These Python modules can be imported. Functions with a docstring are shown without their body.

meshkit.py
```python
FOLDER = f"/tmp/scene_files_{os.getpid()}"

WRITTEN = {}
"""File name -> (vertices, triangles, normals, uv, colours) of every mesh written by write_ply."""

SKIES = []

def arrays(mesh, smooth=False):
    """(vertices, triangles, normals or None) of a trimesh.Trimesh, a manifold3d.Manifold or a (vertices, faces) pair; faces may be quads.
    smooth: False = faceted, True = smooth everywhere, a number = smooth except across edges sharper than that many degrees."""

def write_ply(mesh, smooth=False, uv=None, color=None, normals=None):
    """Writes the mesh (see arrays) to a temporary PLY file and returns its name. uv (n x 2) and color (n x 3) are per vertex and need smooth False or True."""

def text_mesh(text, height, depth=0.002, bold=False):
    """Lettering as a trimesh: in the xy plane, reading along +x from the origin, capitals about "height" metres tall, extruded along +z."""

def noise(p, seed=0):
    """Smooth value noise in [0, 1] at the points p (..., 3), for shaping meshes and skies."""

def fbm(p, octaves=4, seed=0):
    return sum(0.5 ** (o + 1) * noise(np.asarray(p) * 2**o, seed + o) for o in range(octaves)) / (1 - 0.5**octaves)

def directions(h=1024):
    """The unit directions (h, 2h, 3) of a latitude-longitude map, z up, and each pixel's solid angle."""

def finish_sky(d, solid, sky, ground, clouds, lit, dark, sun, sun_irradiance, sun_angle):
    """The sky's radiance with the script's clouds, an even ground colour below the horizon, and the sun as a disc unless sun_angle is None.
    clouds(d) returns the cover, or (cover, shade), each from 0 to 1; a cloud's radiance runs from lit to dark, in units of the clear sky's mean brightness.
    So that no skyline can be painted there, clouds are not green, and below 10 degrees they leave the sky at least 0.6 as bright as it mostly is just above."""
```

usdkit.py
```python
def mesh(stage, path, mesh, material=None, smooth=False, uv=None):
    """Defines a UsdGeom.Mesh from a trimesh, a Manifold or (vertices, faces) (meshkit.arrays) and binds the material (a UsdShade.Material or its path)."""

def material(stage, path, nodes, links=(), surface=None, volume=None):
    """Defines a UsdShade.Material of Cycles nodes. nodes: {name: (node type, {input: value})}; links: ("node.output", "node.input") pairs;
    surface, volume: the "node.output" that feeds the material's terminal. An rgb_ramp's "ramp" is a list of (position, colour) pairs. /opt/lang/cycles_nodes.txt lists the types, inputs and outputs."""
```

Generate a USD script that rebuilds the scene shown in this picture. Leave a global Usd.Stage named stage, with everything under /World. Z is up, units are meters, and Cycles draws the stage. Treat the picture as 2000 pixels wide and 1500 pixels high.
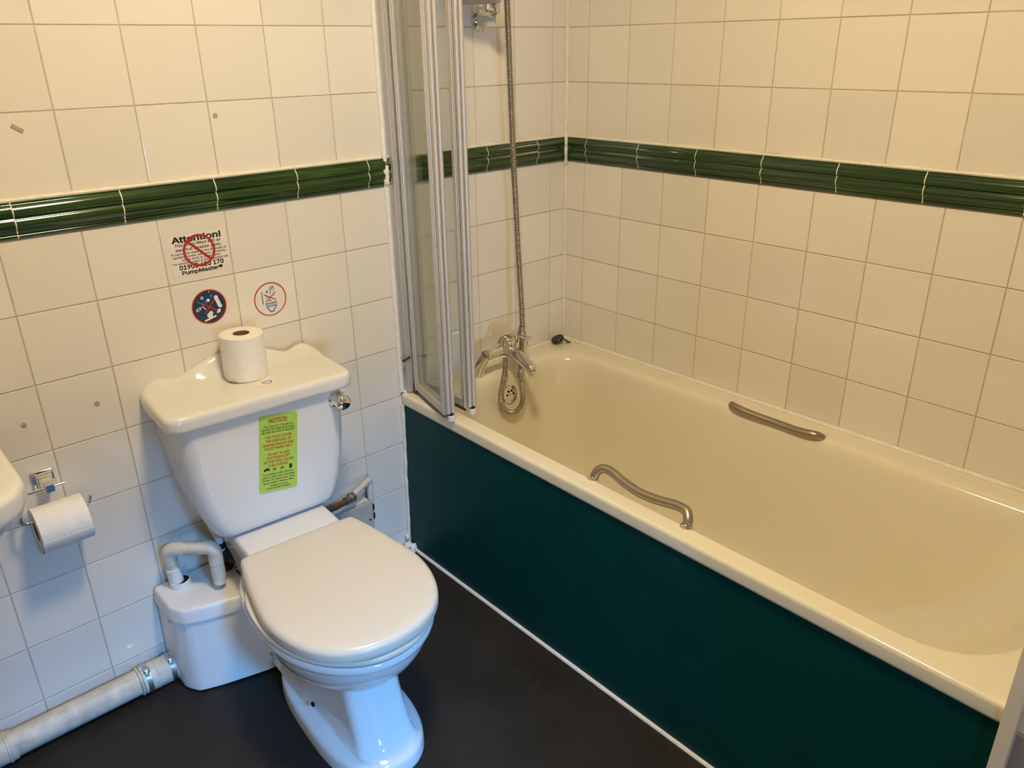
import math, random
import numpy as np
import trimesh
import manifold3d as m3
from shapely.geometry import Polygon, Point, LineString
from shapely.ops import unary_union
from pxr import Usd, UsdGeom, UsdLux, UsdShade, Gf, Sdf
import usdkit, meshkit

random.seed(7)
RNG = np.random.default_rng(11)
stage = Usd.Stage.CreateInMemory()
UsdGeom.SetStageUpAxis(stage, UsdGeom.Tokens.z)
UsdGeom.SetStageMetersPerUnit(stage, 1.0)
UsdGeom.Xform.Define(stage, '/World')
UsdGeom.Scope.Define(stage, '/World/Looks')

# ------------------------------------------------------------------ camera, exposure, light
CAM_R = np.array([[0.738069, -0.674588, -0.013619], [-0.275102, -0.282436, -0.918993], [0.616095, 0.682027, -0.394038]])  # right, down, forward
CAM_P = (-1.877311, -1.805803, 1.473258)
cam = UsdGeom.Camera.Define(stage, '/World/camera')
cam.CreateHorizontalApertureAttr(36.0)
cam.CreateVerticalApertureAttr(27.0)
cam.CreateFocalLengthAttr(36.0 * 1540.2 / 2000.0)
cam.CreateClippingRangeAttr(Gf.Vec2f(0.05, 60.0))
cam.CreateFStopAttr(0.0)
r_, d_, f_ = CAM_R
mat = Gf.Matrix4d(*r_, 0, *(-d_), 0, *(-f_), 0, *CAM_P, 1)
cam.AddTransformOp().Set(mat)
cam.CreateExposureAttr(0.0)
LAMP_POS = (-1.22, -1.05, 2.35)
LAMP_COLOR, LAMP_STRENGTH = (1.0, 0.795, 0.48), 133.0
FILL_COLOR, FILL_INTENSITY = (0.42, 0.66, 1.0), 27.0
DAY_COLOR, DAY_INTENSITY = (0.07, 0.40, 1.0), 270.0
def rect_light(name, w, h, pos, rx, color, intensity):
    l = UsdLux.RectLight.Define(stage, f'/World/{name}')
    l.CreateWidthAttr(w); l.CreateHeightAttr(h); l.CreateIntensityAttr(intensity); l.CreateColorAttr(Gf.Vec3f(*color)); l.CreateNormalizeAttr(False)
    l.AddTranslateOp().Set(Gf.Vec3d(*pos)); l.AddRotateXYZOp().Set(Gf.Vec3f(rx, 0, 0))
rect_light('skylight', 0.6, 0.9, (-1.80, -5.0, 3.50), 65, DAY_COLOR, DAY_INTENSITY)      # unseen blue daylight, placed high beyond the doorway to light low wall and toilet
rect_light('next_room', 1.0, 0.8, (-2.45, -5.0, 0.50), 90, FILL_COLOR, FILL_INTENSITY)    # unseen paler fill light, level through the same doorway, lifting the back wall

# ------------------------------------------------------------------ naming and tagging
USED, XF = {}, {}
def numbered(parent, name):
    k = (parent, name); n = USED.get(k, 0); USED[k] = n + 1
    return f'{parent}/{name}' + (f'_{n:03d}' if n else '')
def setd(p, label=None, cat=None, group=None, kind=None):
    for k, v in (('label', label), ('category', cat), ('group', group), ('kind', kind)):
        if v: p.SetCustomDataByKey(k, v)
    return p
def thing(name, label=None, cat=None, loc=(0, 0, 0), rotz=0.0, group=None, kind=None):
    path = numbered('/World', name)
    x = UsdGeom.Xform.Define(stage, path)
    x.AddTranslateOp().Set(Gf.Vec3d(*loc))
    if rotz: x.AddRotateZOp().Set(rotz)
    a = math.radians(rotz); c, s = math.cos(a), math.sin(a)
    XF[path] = np.array([[c, -s, 0, loc[0]], [s, c, 0, loc[1]], [0, 0, 1, loc[2]], [0, 0, 0, 1.0]])
    setd(x.GetPrim(), label, cat, group, kind)
    return path
def tm(mesh):
    v, f, _ = meshkit.arrays(mesh, False)
    return trimesh.Trimesh(v, f, process=False)
def obj(name, mesh, m, parent='/World', smooth=35, local=False, label=None, cat=None, group=None, kind=None):
    """One Mesh prim. The mesh is in world coordinates unless local; it is brought into its thing's frame."""
    path = numbered(parent, name)
    mesh = tm(mesh)
    root = '/'.join(path.split('/')[:3])
    if root in XF and not local:
        mesh = mesh.copy(); mesh.apply_transform(np.linalg.inv(XF[root]))
    if isinstance(mesh, trimesh.Trimesh): mesh.merge_vertices()
    p = usdkit.mesh(stage, path, mesh, m, smooth=smooth)
    setd(p.GetPrim(), label, cat, group, kind)
    return path

# ------------------------------------------------------------------ mesh helpers
def cat(*ms): return trimesh.util.concatenate([tm(m) for m in ms])
def fix(m):
    m = tm(m)
    if m.volume < 0: m.invert()
    return m
def loft(rings, caps=(True, True), wrap=True):
    R = np.asarray(rings, float); k, n, _ = R.shape
    v = R.reshape(-1, 3); f = []
    i = np.arange(k - 1)[:, None] * n; j = np.arange(n if wrap else n - 1)[None]; j2 = (j + 1) % n
    a, b, c, d = (i + j).ravel(), (i + j2).ravel(), (i + n + j2).ravel(), (i + n + j).ravel()
    f = [np.stack([a, b, c], 1), np.stack([a, c, d], 1)]
    extra = []
    for e, ring in ((0, 0), (1, k - 1)):
        if caps[e]:
            ci = len(v) + len(extra); extra.append(R[ring].mean(0))
            q = np.arange(n); q2 = (q + 1) % n
            t = np.stack([np.full(n, ci), ring * n + q2, ring * n + q], 1)
            f.append(t if e == 0 else t[:, ::-1])
    m = trimesh.Trimesh(np.vstack([v] + ([extra] if extra else [])), np.vstack(f), process=False)
    if all(caps) and m.volume < 0: m.invert()
    return m
def rrect(x0, x1, y0, y1, r, m=6, e=5):
    """Rounded rectangle, counter-clockwise; r a number or four (x1y1, x0y1, x0y0, x1y0); the same count of points for any sizes."""
    if np.ndim(r) == 0: r = (r,) * 4
    pts = []
    cs = [(x1, y1, 0, -1, -1), (x0, y1, 90, 1, -1), (x0, y0, 180, 1, 1), (x1, y0, 270, -1, 1)]
    arcs = []
    for (cx, cy, a0, sx, sy), q in zip(cs, r):
        a = np.radians(a0 + np.linspace(0, 90, m))
        arcs.append(np.c_[cx + sx * q + q * np.cos(a), cy + sy * q + q * np.sin(a)])
    for k in range(4):
        pts.append(arcs[k])
        A, B = arcs[k][-1], arcs[(k + 1) % 4][0]
        t = np.linspace(0, 1, e + 2)[1:-1, None]
        pts.append(A + (B - A) * t)
    return np.vstack(pts)
def z3(p, z): return np.c_[p, np.full(len(p), z) if np.ndim(z) == 0 else z]
def smoothpath(p, per=8):
    p = np.asarray(p, float)
    q = np.vstack([2 * p[0] - p[1], p, 2 * p[-1] - p[-2]]); out = []
    t = np.linspace(0, 1, per, endpoint=False)[:, None]
    for i in range(1, len(q) - 2):
        a, b, c, d = q[i - 1], q[i], q[i + 1], q[i + 2]
        out.append(0.5 * ((2 * b) + (c - a) * t + (2 * a - 5 * b + 4 * c - d) * t**2 + (3 * b - a - 3 * c + d) * t**3))
    return np.vstack(out + [p[-1:]])
def bendpath(p, rad, per=7):
    """Polyline with its corners rounded by the radius."""
    p = [np.asarray(x, float) for x in p]; out = [p[0]]
    for i in range(1, len(p) - 1):
        a, b, c = p[i - 1], p[i], p[i + 1]
        u, w = (a - b), (c - b); lu, lw = np.linalg.norm(u), np.linalg.norm(w); u, w = u / lu, w / lw
        k = min(rad, lu * .49, lw * .49)
        for t in np.linspace(0, 1, per): out.append((1 - t)**2 * (b + u * k) + 2 * t * (1 - t) * b + t * t * (b + w * k))
    out.append(p[-1]); return np.array(out)
def tube(path, r, n=16, caps=(True, True)):
    p = np.asarray(path, float); k = len(p)
    r = np.full(k, r) if np.ndim(r) == 0 else np.asarray(r, float)
    T = np.gradient(p, axis=0); T /= np.linalg.norm(T, axis=1, keepdims=True) + 1e-12
    ref = np.array([0, 0, 1.0]) if abs(T[0][2]) < .9 else np.array([1.0, 0, 0])
    N = np.cross(T[0], ref); N /= np.linalg.norm(N); rings = []
    a = np.linspace(0, 2 * np.pi, n, endpoint=False)
    for i in range(k):
        N = N - T[i] * np.dot(N, T[i]); N /= np.linalg.norm(N); B = np.cross(T[i], N)
        rings.append(p[i] + r[i] * (np.cos(a)[:, None] * N + np.sin(a)[:, None] * B))
    return loft(rings, caps)
def revolve(prof, n=32, origin=(0, 0, 0), axis=(0, 0, 1)):
    """prof: (radius, height) along the axis, open ends are capped."""
    ax = np.asarray(axis, float); ax /= np.linalg.norm(ax)
    ref = np.array([1.0, 0, 0]) if abs(ax[0]) < .9 else np.array([0, 1.0, 0])
    u = np.cross(ax, ref); u /= np.linalg.norm(u); w = np.cross(ax, u)
    a = np.linspace(0, 2 * np.pi, n, endpoint=False); o = np.asarray(origin, float)
    return fix(loft([o + h * ax + max(r, 1e-5) * (np.cos(a)[:, None] * u + np.sin(a)[:, None] * w) for r, h in prof]))
def box(x0, x1, y0, y1, z0, z1):
    return trimesh.creation.box(bounds=[[min(x0, x1), min(y0, y1), min(z0, z1)], [max(x0, x1), max(y0, y1), max(z0, z1)]])
def rbox(x0, x1, y0, y1, z0, z1, r=.003, seg=8):
    s = m3.Manifold.sphere(r, seg)
    return tm(m3.Manifold.batch_hull([s.translate((x, y, z)) for x in (x0 + r, x1 - r) for y in (y0 + r, y1 - r) for z in (z0 + r, z1 - r)]))
def flipy(m):
    m = tm(m).copy(); m.vertices[:, 1] *= -1; m.invert(); return m
def moved(m, M): m = tm(m).copy(); m.apply_transform(M); return m
def frame(origin, right, up):
    """Matrix that lays xy-plane drawings on a surface: x along right, y along up, z out of it."""
    r = np.asarray(right, float); r /= np.linalg.norm(r); u = np.asarray(up, float); u -= r * np.dot(u, r); u /= np.linalg.norm(u)
    M = np.eye(4); M[:3, 0], M[:3, 1], M[:3, 2], M[:3, 3] = r, u, np.cross(r, u), origin
    return M
def flat(shape, depth, z=0.0):
    gs = [g for g in (shape.geoms if hasattr(shape, 'geoms') else [shape]) if g.area > 0]
    m = trimesh.util.concatenate([trimesh.creation.extrude_polygon(g, depth, engine='earcut') for g in gs])
    m.apply_translation((0, 0, z)); return m
def glyphs(s, height, depth, stroke):
    from PIL import Image, ImageDraw, ImageFont
    import glob
    from shapely import affinity, box as sbox, union_all
    font = ImageFont.truetype(glob.glob('/opt/blender-*/*/datafiles/fonts/Inter.woff2')[0], 96)
    x0, y0, x1, y1 = font.getbbox(s, anchor='ls', stroke_width=stroke)
    im = Image.new('L', (x1 - x0 + 8, y1 - y0 + 8))
    ImageDraw.Draw(im).text((4 - x0, 4 - y0), s, 255, font, anchor='ls', stroke_width=stroke)
    on = np.pad(np.asarray(im) > 127, ((0, 0), (1, 1))).astype(np.int8)
    rows, starts = np.nonzero(np.diff(on, axis=1) == 1); ends = np.nonzero(np.diff(on, axis=1) == -1)[1]
    shape = union_all(sbox(starts, -rows - 1, ends, -rows)).buffer(.6).buffer(-.6).simplify(.8); k = height / 70.0
    shape = affinity.affine_transform(shape, [k, 0, 0, k, -4 * k, (4 - y0) * k])
    return trimesh.util.concatenate([trimesh.creation.extrude_polygon(g, depth, engine='earcut') for g in getattr(shape, 'geoms', [shape])])
def text(s, cx, cy, h, width=None, bold=2, depth=.0001, z=0.0):
    m = glyphs(s, h, depth, int(bold))
    lo, hi = m.bounds
    if width: m.apply_scale([width / (hi[0] - lo[0]), 1, 1])
    lo, hi = m.bounds
    m.apply_translation((cx - (lo[0] + hi[0]) / 2, cy - h / 2, z))
    return m

# ------------------------------------------------------------------ materials
def M(name, nodes, links, surface='p.BSDF'):
    return usdkit.material(stage, f'/World/Looks/{name}', nodes, links, surface=surface)
def plain(name, col, rough=.4, metal=0., noise=0., scale=40., bump=0., bscale=60., **kw):
    nodes = {'p': ('principled_bsdf', dict(base_color=col, roughness=rough, metallic=metal, **kw))}; links = []
    if noise or bump: nodes['tc'] = ('texture_coordinate', {})
    if noise:
        nodes['n'] = ('noise_texture', dict(scale=scale, detail=4.0))
        nodes['r'] = ('rgb_ramp', {'ramp': [(.3, tuple(c * (1 - noise) for c in col)), (.7, tuple(min(1, c * (1 + noise)) for c in col))]})
        links += [('tc.object', 'n.vector'), ('n.fac', 'r.fac'), ('r.color', 'p.base_color')]
    if bump:
        nodes['bn'] = ('noise_texture', dict(scale=bscale, detail=2.0))
        nodes['b'] = ('bump', dict(strength=bump, distance=.002))
        links += [('tc.object', 'bn.vector'), ('bn.fac', 'b.height'), ('b.normal', 'p.normal')]
    return M(name, nodes, links)
def tile_mat(name, col, rough):
    nodes = {'p': ('principled_bsdf', dict(roughness=rough, base_color=col)), 'tc': ('texture_coordinate', {}), 'oi': ('object_info', {}),
             'r': ('rgb_ramp', {'ramp': [(0, tuple(c * .955 for c in col)), (1, tuple(c * 1.03 for c in col))]}),
             'bn': ('noise_texture', dict(scale=11.0, detail=1.0)), 'b': ('bump', dict(strength=.20, distance=.005))}
    return M(name, nodes, [('oi.random', 'r.fac'), ('r.color', 'p.base_color'), ('tc.object', 'bn.vector'), ('bn.fac', 'b.height'), ('b.normal', 'p.normal')])
TILE = tile_mat('cream_tile', (.79, .735, .65), .10)
GROUT = plain('grout', (.53, .46, .36), .85, noise=.12, scale=30)
WHITE_GROUT = plain('white_grout', (.80, .74, .62), .6, noise=.08, scale=60)
SEALANT = plain('sealant', (.80, .77, .70), .45, noise=.06, scale=50, bump=.3, bscale=90)
nodes = {'p': ('principled_bsdf', dict(roughness=.10, coat_weight=.4, coat_roughness=.04)), 'tc': ('texture_coordinate', {}), 'mp': ('mapping', dict(scale=(4., 4., 160.))),
         'n': ('noise_texture', dict(scale=1.0, detail=3.0)), 'r': ('rgb_ramp', {'ramp': [(.3, (.006, .022, .006)), (.62, (.022, .062, .012)), (.8, (.05, .11, .022))]})}
GREEN = M('green_glaze', nodes, [('tc.object', 'mp.vector'), ('mp.vector', 'n.vector'), ('n.fac', 'r.fac'), ('r.color', 'p.base_color')])
PORCELAIN = plain('porcelain', (.74, .73, .70), .07, specular_ior_level=.6)
BATH_W = plain('bath_enamel', (.765, .715, .57), .13)
SEAT = plain('seat_plastic', (.70, .645, .535), .24)
PLASTIC = plain('white_plastic', (.78, .77, .75), .30)
PIPE = plain('pipe_plastic', (.66, .62, .53), .42, noise=.12, scale=35)
OLDPIPE = plain('old_pipe', (.60, .54, .43), .45, noise=.25, scale=28)
GREYBOX = plain('grey_plastic', (.46, .42, .36), .5, noise=.1, scale=40)
TEAL = plain('teal_panel', (.0002, .041, .040), .42, noise=.1, scale=9, specular_ior_level=.15)
nodes = {'p': ('principled_bsdf', dict(roughness=.5, specular_ior_level=.30)), 'tc': ('texture_coordinate', {}), 'v': ('voronoi_texture', dict(scale=230.0)), 'rs': ('rgb_ramp', {'ramp': [(0, (1, 1, 1)), (.05, (1, 1, 1)), (.09, (0, 0, 0)), (1, (0, 0, 0))]}),
         'w': ('noise_texture', dict(scale=45.0, detail=3.0)), 'rw': ('rgb_ramp', {'ramp': [(.62, (0, 0, 0)), (.72, (.5, .5, .5))]}),
         'n': ('noise_texture', dict(scale=5.0, detail=6.0, roughness=.7)), 'r': ('rgb_ramp', {'ramp': [(.3, (.012, .0100, .0072)), (.7, (.025, .0205, .0155))]}),
         'm': ('mix_color', dict(blend_type='multiply', fac=1.0)), 'mx': ('mix_color', dict(b=(.30, .24, .18))), 'rb': ('rgb_to_bw', {}),
         'bn': ('noise_texture', dict(scale=300.0, detail=2.0)), 'b': ('bump', dict(strength=.35, distance=.001)), 'rr': ('rgb_ramp', {'ramp': [(.3, (.48, .48, .48)), (.7, (.65, .65, .65))]})}
FLOOR = M('dark_vinyl', nodes, [('tc.object', 'v.vector'), ('v.distance', 'rs.fac'), ('tc.object', 'w.vector'), ('w.fac', 'rw.fac'), ('rs.color', 'm.a'), ('rw.color', 'm.b'), ('m.result', 'rb.color'),
        ('tc.object', 'n.vector'), ('n.fac', 'r.fac'), ('r.color', 'mx.a'), ('rb.val', 'mx.fac'), ('mx.result', 'p.base_color'), ('tc.object', 'bn.vector'), ('bn.fac', 'b.height'), ('b.normal', 'p.normal'), ('n.fac', 'rr.fac'), ('rr.color', 'p.roughness')])
CHROME = plain('chrome', (.80, .79, .77), .07, 1.0)
SATIN = plain('satin_steel', (.40, .345, .275), .36, 1.0)
HOSE = plain('hose_steel', (.46, .42, .35), .25, 1.0)
STEEL = plain('steel_band', (.60, .60, .60), .25, 1.0)
ALU = plain('aluminium', (.60, .565, .53), .42, .55)
WHITECAP = plain('white_cap', (.74, .72, .68), .35)
PAPER = plain('tissue_paper', (.86, .84, .80), .95, noise=.03, scale=60, bump=.35, bscale=120)
CARD = plain('cardboard', (.20, .125, .075), .9, noise=.15)
BLACK = plain('black_rubber', (.012, .011, .010), .4)
DARKHOLE = plain('dark_hole', (.004, .004, .004), .9)
BROWN = plain('brown_screw', (.075, .045, .035), .45)
COPPER = plain('tarnished_copper', (.20, .13, .09), .5, .5)
BRASS = plain('grey_nut', (.20, .18, .14), .45, .4)
PAINT = plain('white_paint', (.72, .67, .59), .5)
WALLPAINT = plain('wall_paint', (.70, .64, .54), .8)
GREYPAINT = plain('grey_paint', (.40, .355, .32), .6)
INK_BLACK = plain('ink_black', (.012, .011, .012), .35)
INK_RED = plain('ink_red', (.42, .025, .025), .35)
INK_RED2 = plain('ink_brick_red', (.42, .08, .02), .4)
INK_NAVY = plain('ink_navy', (.010, .045, .10), .3)
INK_MAROON = plain('ink_maroon', (.16, .012, .025), .3)
INK_PINK = plain('ink_pink', (.80, .32, .28), .35)
INK_BLUE = plain('ink_blue', (.02, .14, .36), .35)
INK_WHITE = plain('ink_white', (.78, .77, .74), .35)
INK_LBLUE = plain('ink_pale_blue', (.08, .22, .48), .35)
LIME = plain('lime_sticker', (.42, .62, .085), .35)
FILM = plain('white_film', (.79, .735, .65), .14)
STAIN = plain('plug_filler', (.42, .34, .25), .7)
nodes = {'t': ('transparent_bsdf', dict(color=(.955, .97, .945))), 'g': ('glossy_bsdf', dict(color=(1., 1., 1.), roughness=.02)), 'w': ('layer_weight', dict(blend=.5)), 'pw': ('math', dict(math_type='power', value2=5.0)), 'f': ('math', dict(math_type='multiply_add', value2=.5, value3=.035)), 'x': ('mix_closure', {})}
GLASS = M('pane_glass', nodes, [('w.facing', 'pw.value1'), ('pw.value', 'f.value1'), ('f.value', 'x.fac'), ('t.BSDF', 'x.closure1'), ('g.BSDF', 'x.closure2')], surface='x.closure')
LAMPGLOW = M('lamp_glow', {'e': ('emission', dict(color=LAMP_COLOR, strength=LAMP_STRENGTH))}, [], surface='e.emission')

# ------------------------------------------------------------------ room shell
S = .1525
XA, XL, YF, YP, ZC = -.70, -2.62, -2.70, -1.70, 2.36
fl = thing('floor', kind='structure'); obj('vinyl_sheet', box(XL - .1, .1, YF - .1, .12, -.05, 0), FLOOR, fl)
ce = thing('ceiling', kind='structure'); obj('plaster', box(XL - .1, .1, YF - .1, .12, ZC, ZC + .08), WALLPAINT, ce)

def tile(a0, a1, z0, z1, put, c=.0011, g=.0013, t=.006):
    """A glazed wall tile with chamfered edges, in the wall's own plane; put(a, z, out) places a point."""
    a0, a1, z0, z1 = a0 + g, a1 - g, z0 + g, z1 - g
    lift, ta, tz = RNG.normal(0, .00012), RNG.normal(0, .0011), RNG.normal(0, .0011)
    am, zm = (a0 + a1) / 2, (z0 + z1) / 2
    def ring(i, o): return [(a, z, o + lift + ta * (a - am) + tz * (z - zm)) for a, z in ((a0 + i, z0 + i), (a1 - i, z0 + i), (a1 - i, z1 - i), (a0 + i, z1 - i))]
    v = np.array([put(*p) for p in ring(0, -t) + ring(0, -c * .75) + ring(c * .35, -c * .2) + ring(c * 1.15, 0)])
    f = []
    for k in range(3):
        for j in range(4):
            a, b, cc, d = k * 4 + j, k * 4 + (j + 1) % 4, k * 4 + 4 + (j + 1) % 4, k * 4 + 4 + j
            f += [(a, b, cc), (a, cc, d)]
    f += [(12, 13, 14), (12, 14, 15)]
    m = trimesh.Trimesh(v, f, process=False)
    n = m.face_normals[-1]; o = np.array(put(am, zm, 1)) - np.array(put(am, zm, 0))
    if np.dot(n, o) < 0: m.invert()
    return m
putT = lambda a, z, o: (a, -o, z)
putB = lambda a, z, o: (-o, -a, z)     # a runs along -y
BP = [(0, -.006), (0, .0035), (.0015, .0058), (.0038, .0066), (.0060, .0058), (.0074, .0046), (.0088, .0062), (.0106, .0082), (.0126, .0084), (.0142, .0074), (.0155, .0078),
      (.020, .0125), (.026, .0152), (.032, .0150), (.037, .0122), (.0395, .0102), (.0415, .0104), (.044, .0138), (.049, .0158), (.055, .0150), (.061, .0118), (.0655, .0085), (.0675, .0072), (.0695, .0078), (.0708, .0068), (.0712, .0030), (.0712, -.006)]
def border(a0, a1, put, grow=0., z0=1.1365):
    """A moulded border tile: the profile extruded along the wall."""
    n = len(BP)
    pr = np.array(BP); v = np.array([put(a, z0 + h, o + grow) for a in (a0, a1) for h, o in pr])
    f = []
    for j in range(n):
        k = (j + 1) % n; f += [(j, k, n + k), (j, n + k, n + j)]
    c = [np.array(put(a, z0 + .035, .002)) for a in (a0, a1)]; v = np.vstack([v, c])
    for j in range(n): f += [(2 * n, (j + 1) % n, j), (2 * n + 1, n + j, n + (j + 1) % n)]
    return fix(trimesh.Trimesh(v, f, process=False))
rows_lo = [0.0] + [(7.44 - k) * S for k in range(7, 0, -1)] + [1.1346]
rows_hi = [1.2125] + [(7.98 + k) * S for k in range(1, 8)]
PX = .15385
def wall_tiles(wall, lo_edges, hi_edges, put, zskip, border_joints, a_end):
    for rows, edges in ((rows_lo, lo_edges), (rows_hi, hi_edges)):
        for z0, z1 in zip(rows[:-1], rows[1:]):
            for a0, a1 in zip(edges[:-1], edges[1:]):
                if zskip(a0, a1, z0, z1): continue
                obj('tile', tile(a0, a1, z0, z1, put), TILE, wall, smooth=False)
    for a0, a1 in zip(border_joints[:-1], border_joints[1:]):
        obj('border_tile', border(a0 + .0013, a1 - .0013, put), GREEN, wall, smooth=50)
    js = [border(a - .0013, a + .0013, put, -.0006) for a in border_joints[1:-1]]
    obj('border_grout', cat(*js), WHITE_GROUT, wall, smooth=False)
# back wall (toilet and taps): y = 0
wb = thing('wall_back', kind='structure')
obj('grout_bed', box(XL - .1, .1, .0014, .12, 0, ZC), GROUT, wb)
lo = [-1.5966 + PX * c for c in range(-6, 6)] + [-.684, -.5312, -.3774, -.2236, -.0697, -.0035]
hi = [-1.4427 + PX * c for c in range(-7, 5)] + [-.680, -.524, -.3703, -.2165, -.0626, -.0035]
bj = [-.135 - .20325 * k for k in range(12, 3, -1)] + [-.744, -.690]
bj = sorted(set(round(x, 4) for x in bj))
bj2 = [-.690, -.541, -.338, -.135, -.010]
wall_tiles(wb, lo, hi, putT, lambda a0, a1, z0, z1: a0 > -.70 and z1 < .47, bj, 0)
wall_tiles(wb, [], [], putT, None, bj2, 0)
def bead(pts, r, jit=.25, seed=0, n=8, per=10):
    p = smoothpath(pts, per); q = meshkit.noise(p * 45 + 3.3, seed) - .5
    return tube(p, r * (1 + jit * 2 * q), n)
obj('border_bead', cat(bead([(XL, -.0035, 1.2105), (-1.5, -.0035, 1.2105), (-.70, -.0035, 1.2105)], .0042), bead([(-.68, -.0035, 1.2105), (-.3, -.0035, 1.2105), (-.004, -.0035, 1.2105)], .0042)), WHITE_GROUT, wb)
blob = trimesh.creation.icosphere(3, .017); blob.vertices *= (.55, .75, 2.2)
blob.vertices *= (1 + .45 * (meshkit.noise(blob.vertices * 140 + 5) - .5))[:, None]
blob.apply_translation((-.690, -.006, 1.166)); obj('filler_blob', blob, SEALANT, wb)
for hx, hz in ((-1.122, 1.340), (-1.490, .755), (-1.636, .752)):
    obj('hole_plug', revolve([(.0055, -.001), (.0055, .0005), (.0042, .0011), (.001, .0011)], 14, (hx, -.0005, hz), (0, -1, 0)), STAIN, wb)
mk = rbox(-1.523, -1.501, -.0016, 0, 1.337, 1.345, .0007); mk.apply_translation((1.512, 0, -1.341)); mk.apply_transform(trimesh.transformations.rotation_matrix(math.radians(35), (0, 1, 0))); mk.apply_translation((-1.512, 0, 1.341))
obj('filler_smear', mk, STAIN, wb)
obj('hole_plug', revolve([(.005, -.001), (.005, .0008), (.002, .0016)], 12, (-.338, -.0005, .626), (0, -1, 0)), FILM, wb)
# right wall (long side of the bath): x = 0
wr = thing('wall_right', kind='structure')
obj('grout_bed', box(.0014, .12, YP - .1, .1, 0, ZC), GROUT, wr)
lo = [.0035] + [.0803 + PX * c for c in range(0, 11)]; hi = [.0035] + [.0873 + PX * c for c in range(0, 11)]
lo[-1] = hi[-1] = 1.70
bj = [.008, .0960, .2985, .501, .7035, .906, 1.1085, 1.311, 1.5135, 1.70]
wall_tiles(wr, lo, hi, putB, lambda a0, a1, z0, z1: z1 < .47, bj, 0)
obj('border_bead', bead([(-.0035, -.004, 1.2105), (-.0035, -.8, 1.2105), (-.0035, -1.69, 1.2105)], .0042), WHITE_GROUT, wr)
obj('corner_bead', cat(bead([(-.003, -.003, .535), (-.003, -.003, 1.13)], .0052, .15, n=10), bead([(-.003, -.003, 1.215), (-.003, -.003, 2.3)], .0052, .15, n=10),
    bead([(-.007, -.007, 1.128), (-.013, -.013, 1.145), (-.017, -.016, 1.163), (-.014, -.014, 1.178), (-.016, -.016, 1.192), (-.007, -.007, 1.216)], .0062, .4)), WHITE_GROUT, wr)
# the remaining room: alcove end, left wall, unseen front wall, its doorway placed to shape the daylight
wa = thing('wall_alcove', kind='structure'); obj('plaster', box(-.690, .1, YF, YP, 0, ZC), GREYPAINT, wa)
wl = thing('wall_left', kind='structure'); obj('plaster', box(XL - .1, XL, YF - .1, .1, 0, ZC), WALLPAINT, wl)
DX0, DX1, DZ = -1.96, -1.24, 2.02  # unseen opening; its edges decide which surfaces the daylight reaches
wf = thing('wall_front', kind='structure')
for b in ((XL - .1, DX0, 0, ZC), (DX1, .1, 0, ZC), (DX0, DX1, DZ, ZC)): obj('plaster', box(b[0], b[1], YF - .1, YF, b[2], b[3]), WALLPAINT, wf)
d1 = thing('door_1', kind='structure')
for b in ((DX0 - .05, DX0 + .02, 0, DZ + .05), (DX1 - .02, DX1 + .05, 0, DZ + .05)): obj('jamb', rbox(b[0], b[1], YF - .11, YF + .018, b[2], b[3], .003), PAINT, d1)
obj('head', rbox(DX0 + .02, DX1 - .02, YF - .11, YF + .018, DZ - .02, DZ + .05, .003), PAINT, d1)
t1 = thing('trim_1', kind='structure')
obj('post', rbox(-.722, -.7015, -1.654, -1.632, 0, ZC, .002), PAINT, t1)
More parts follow.
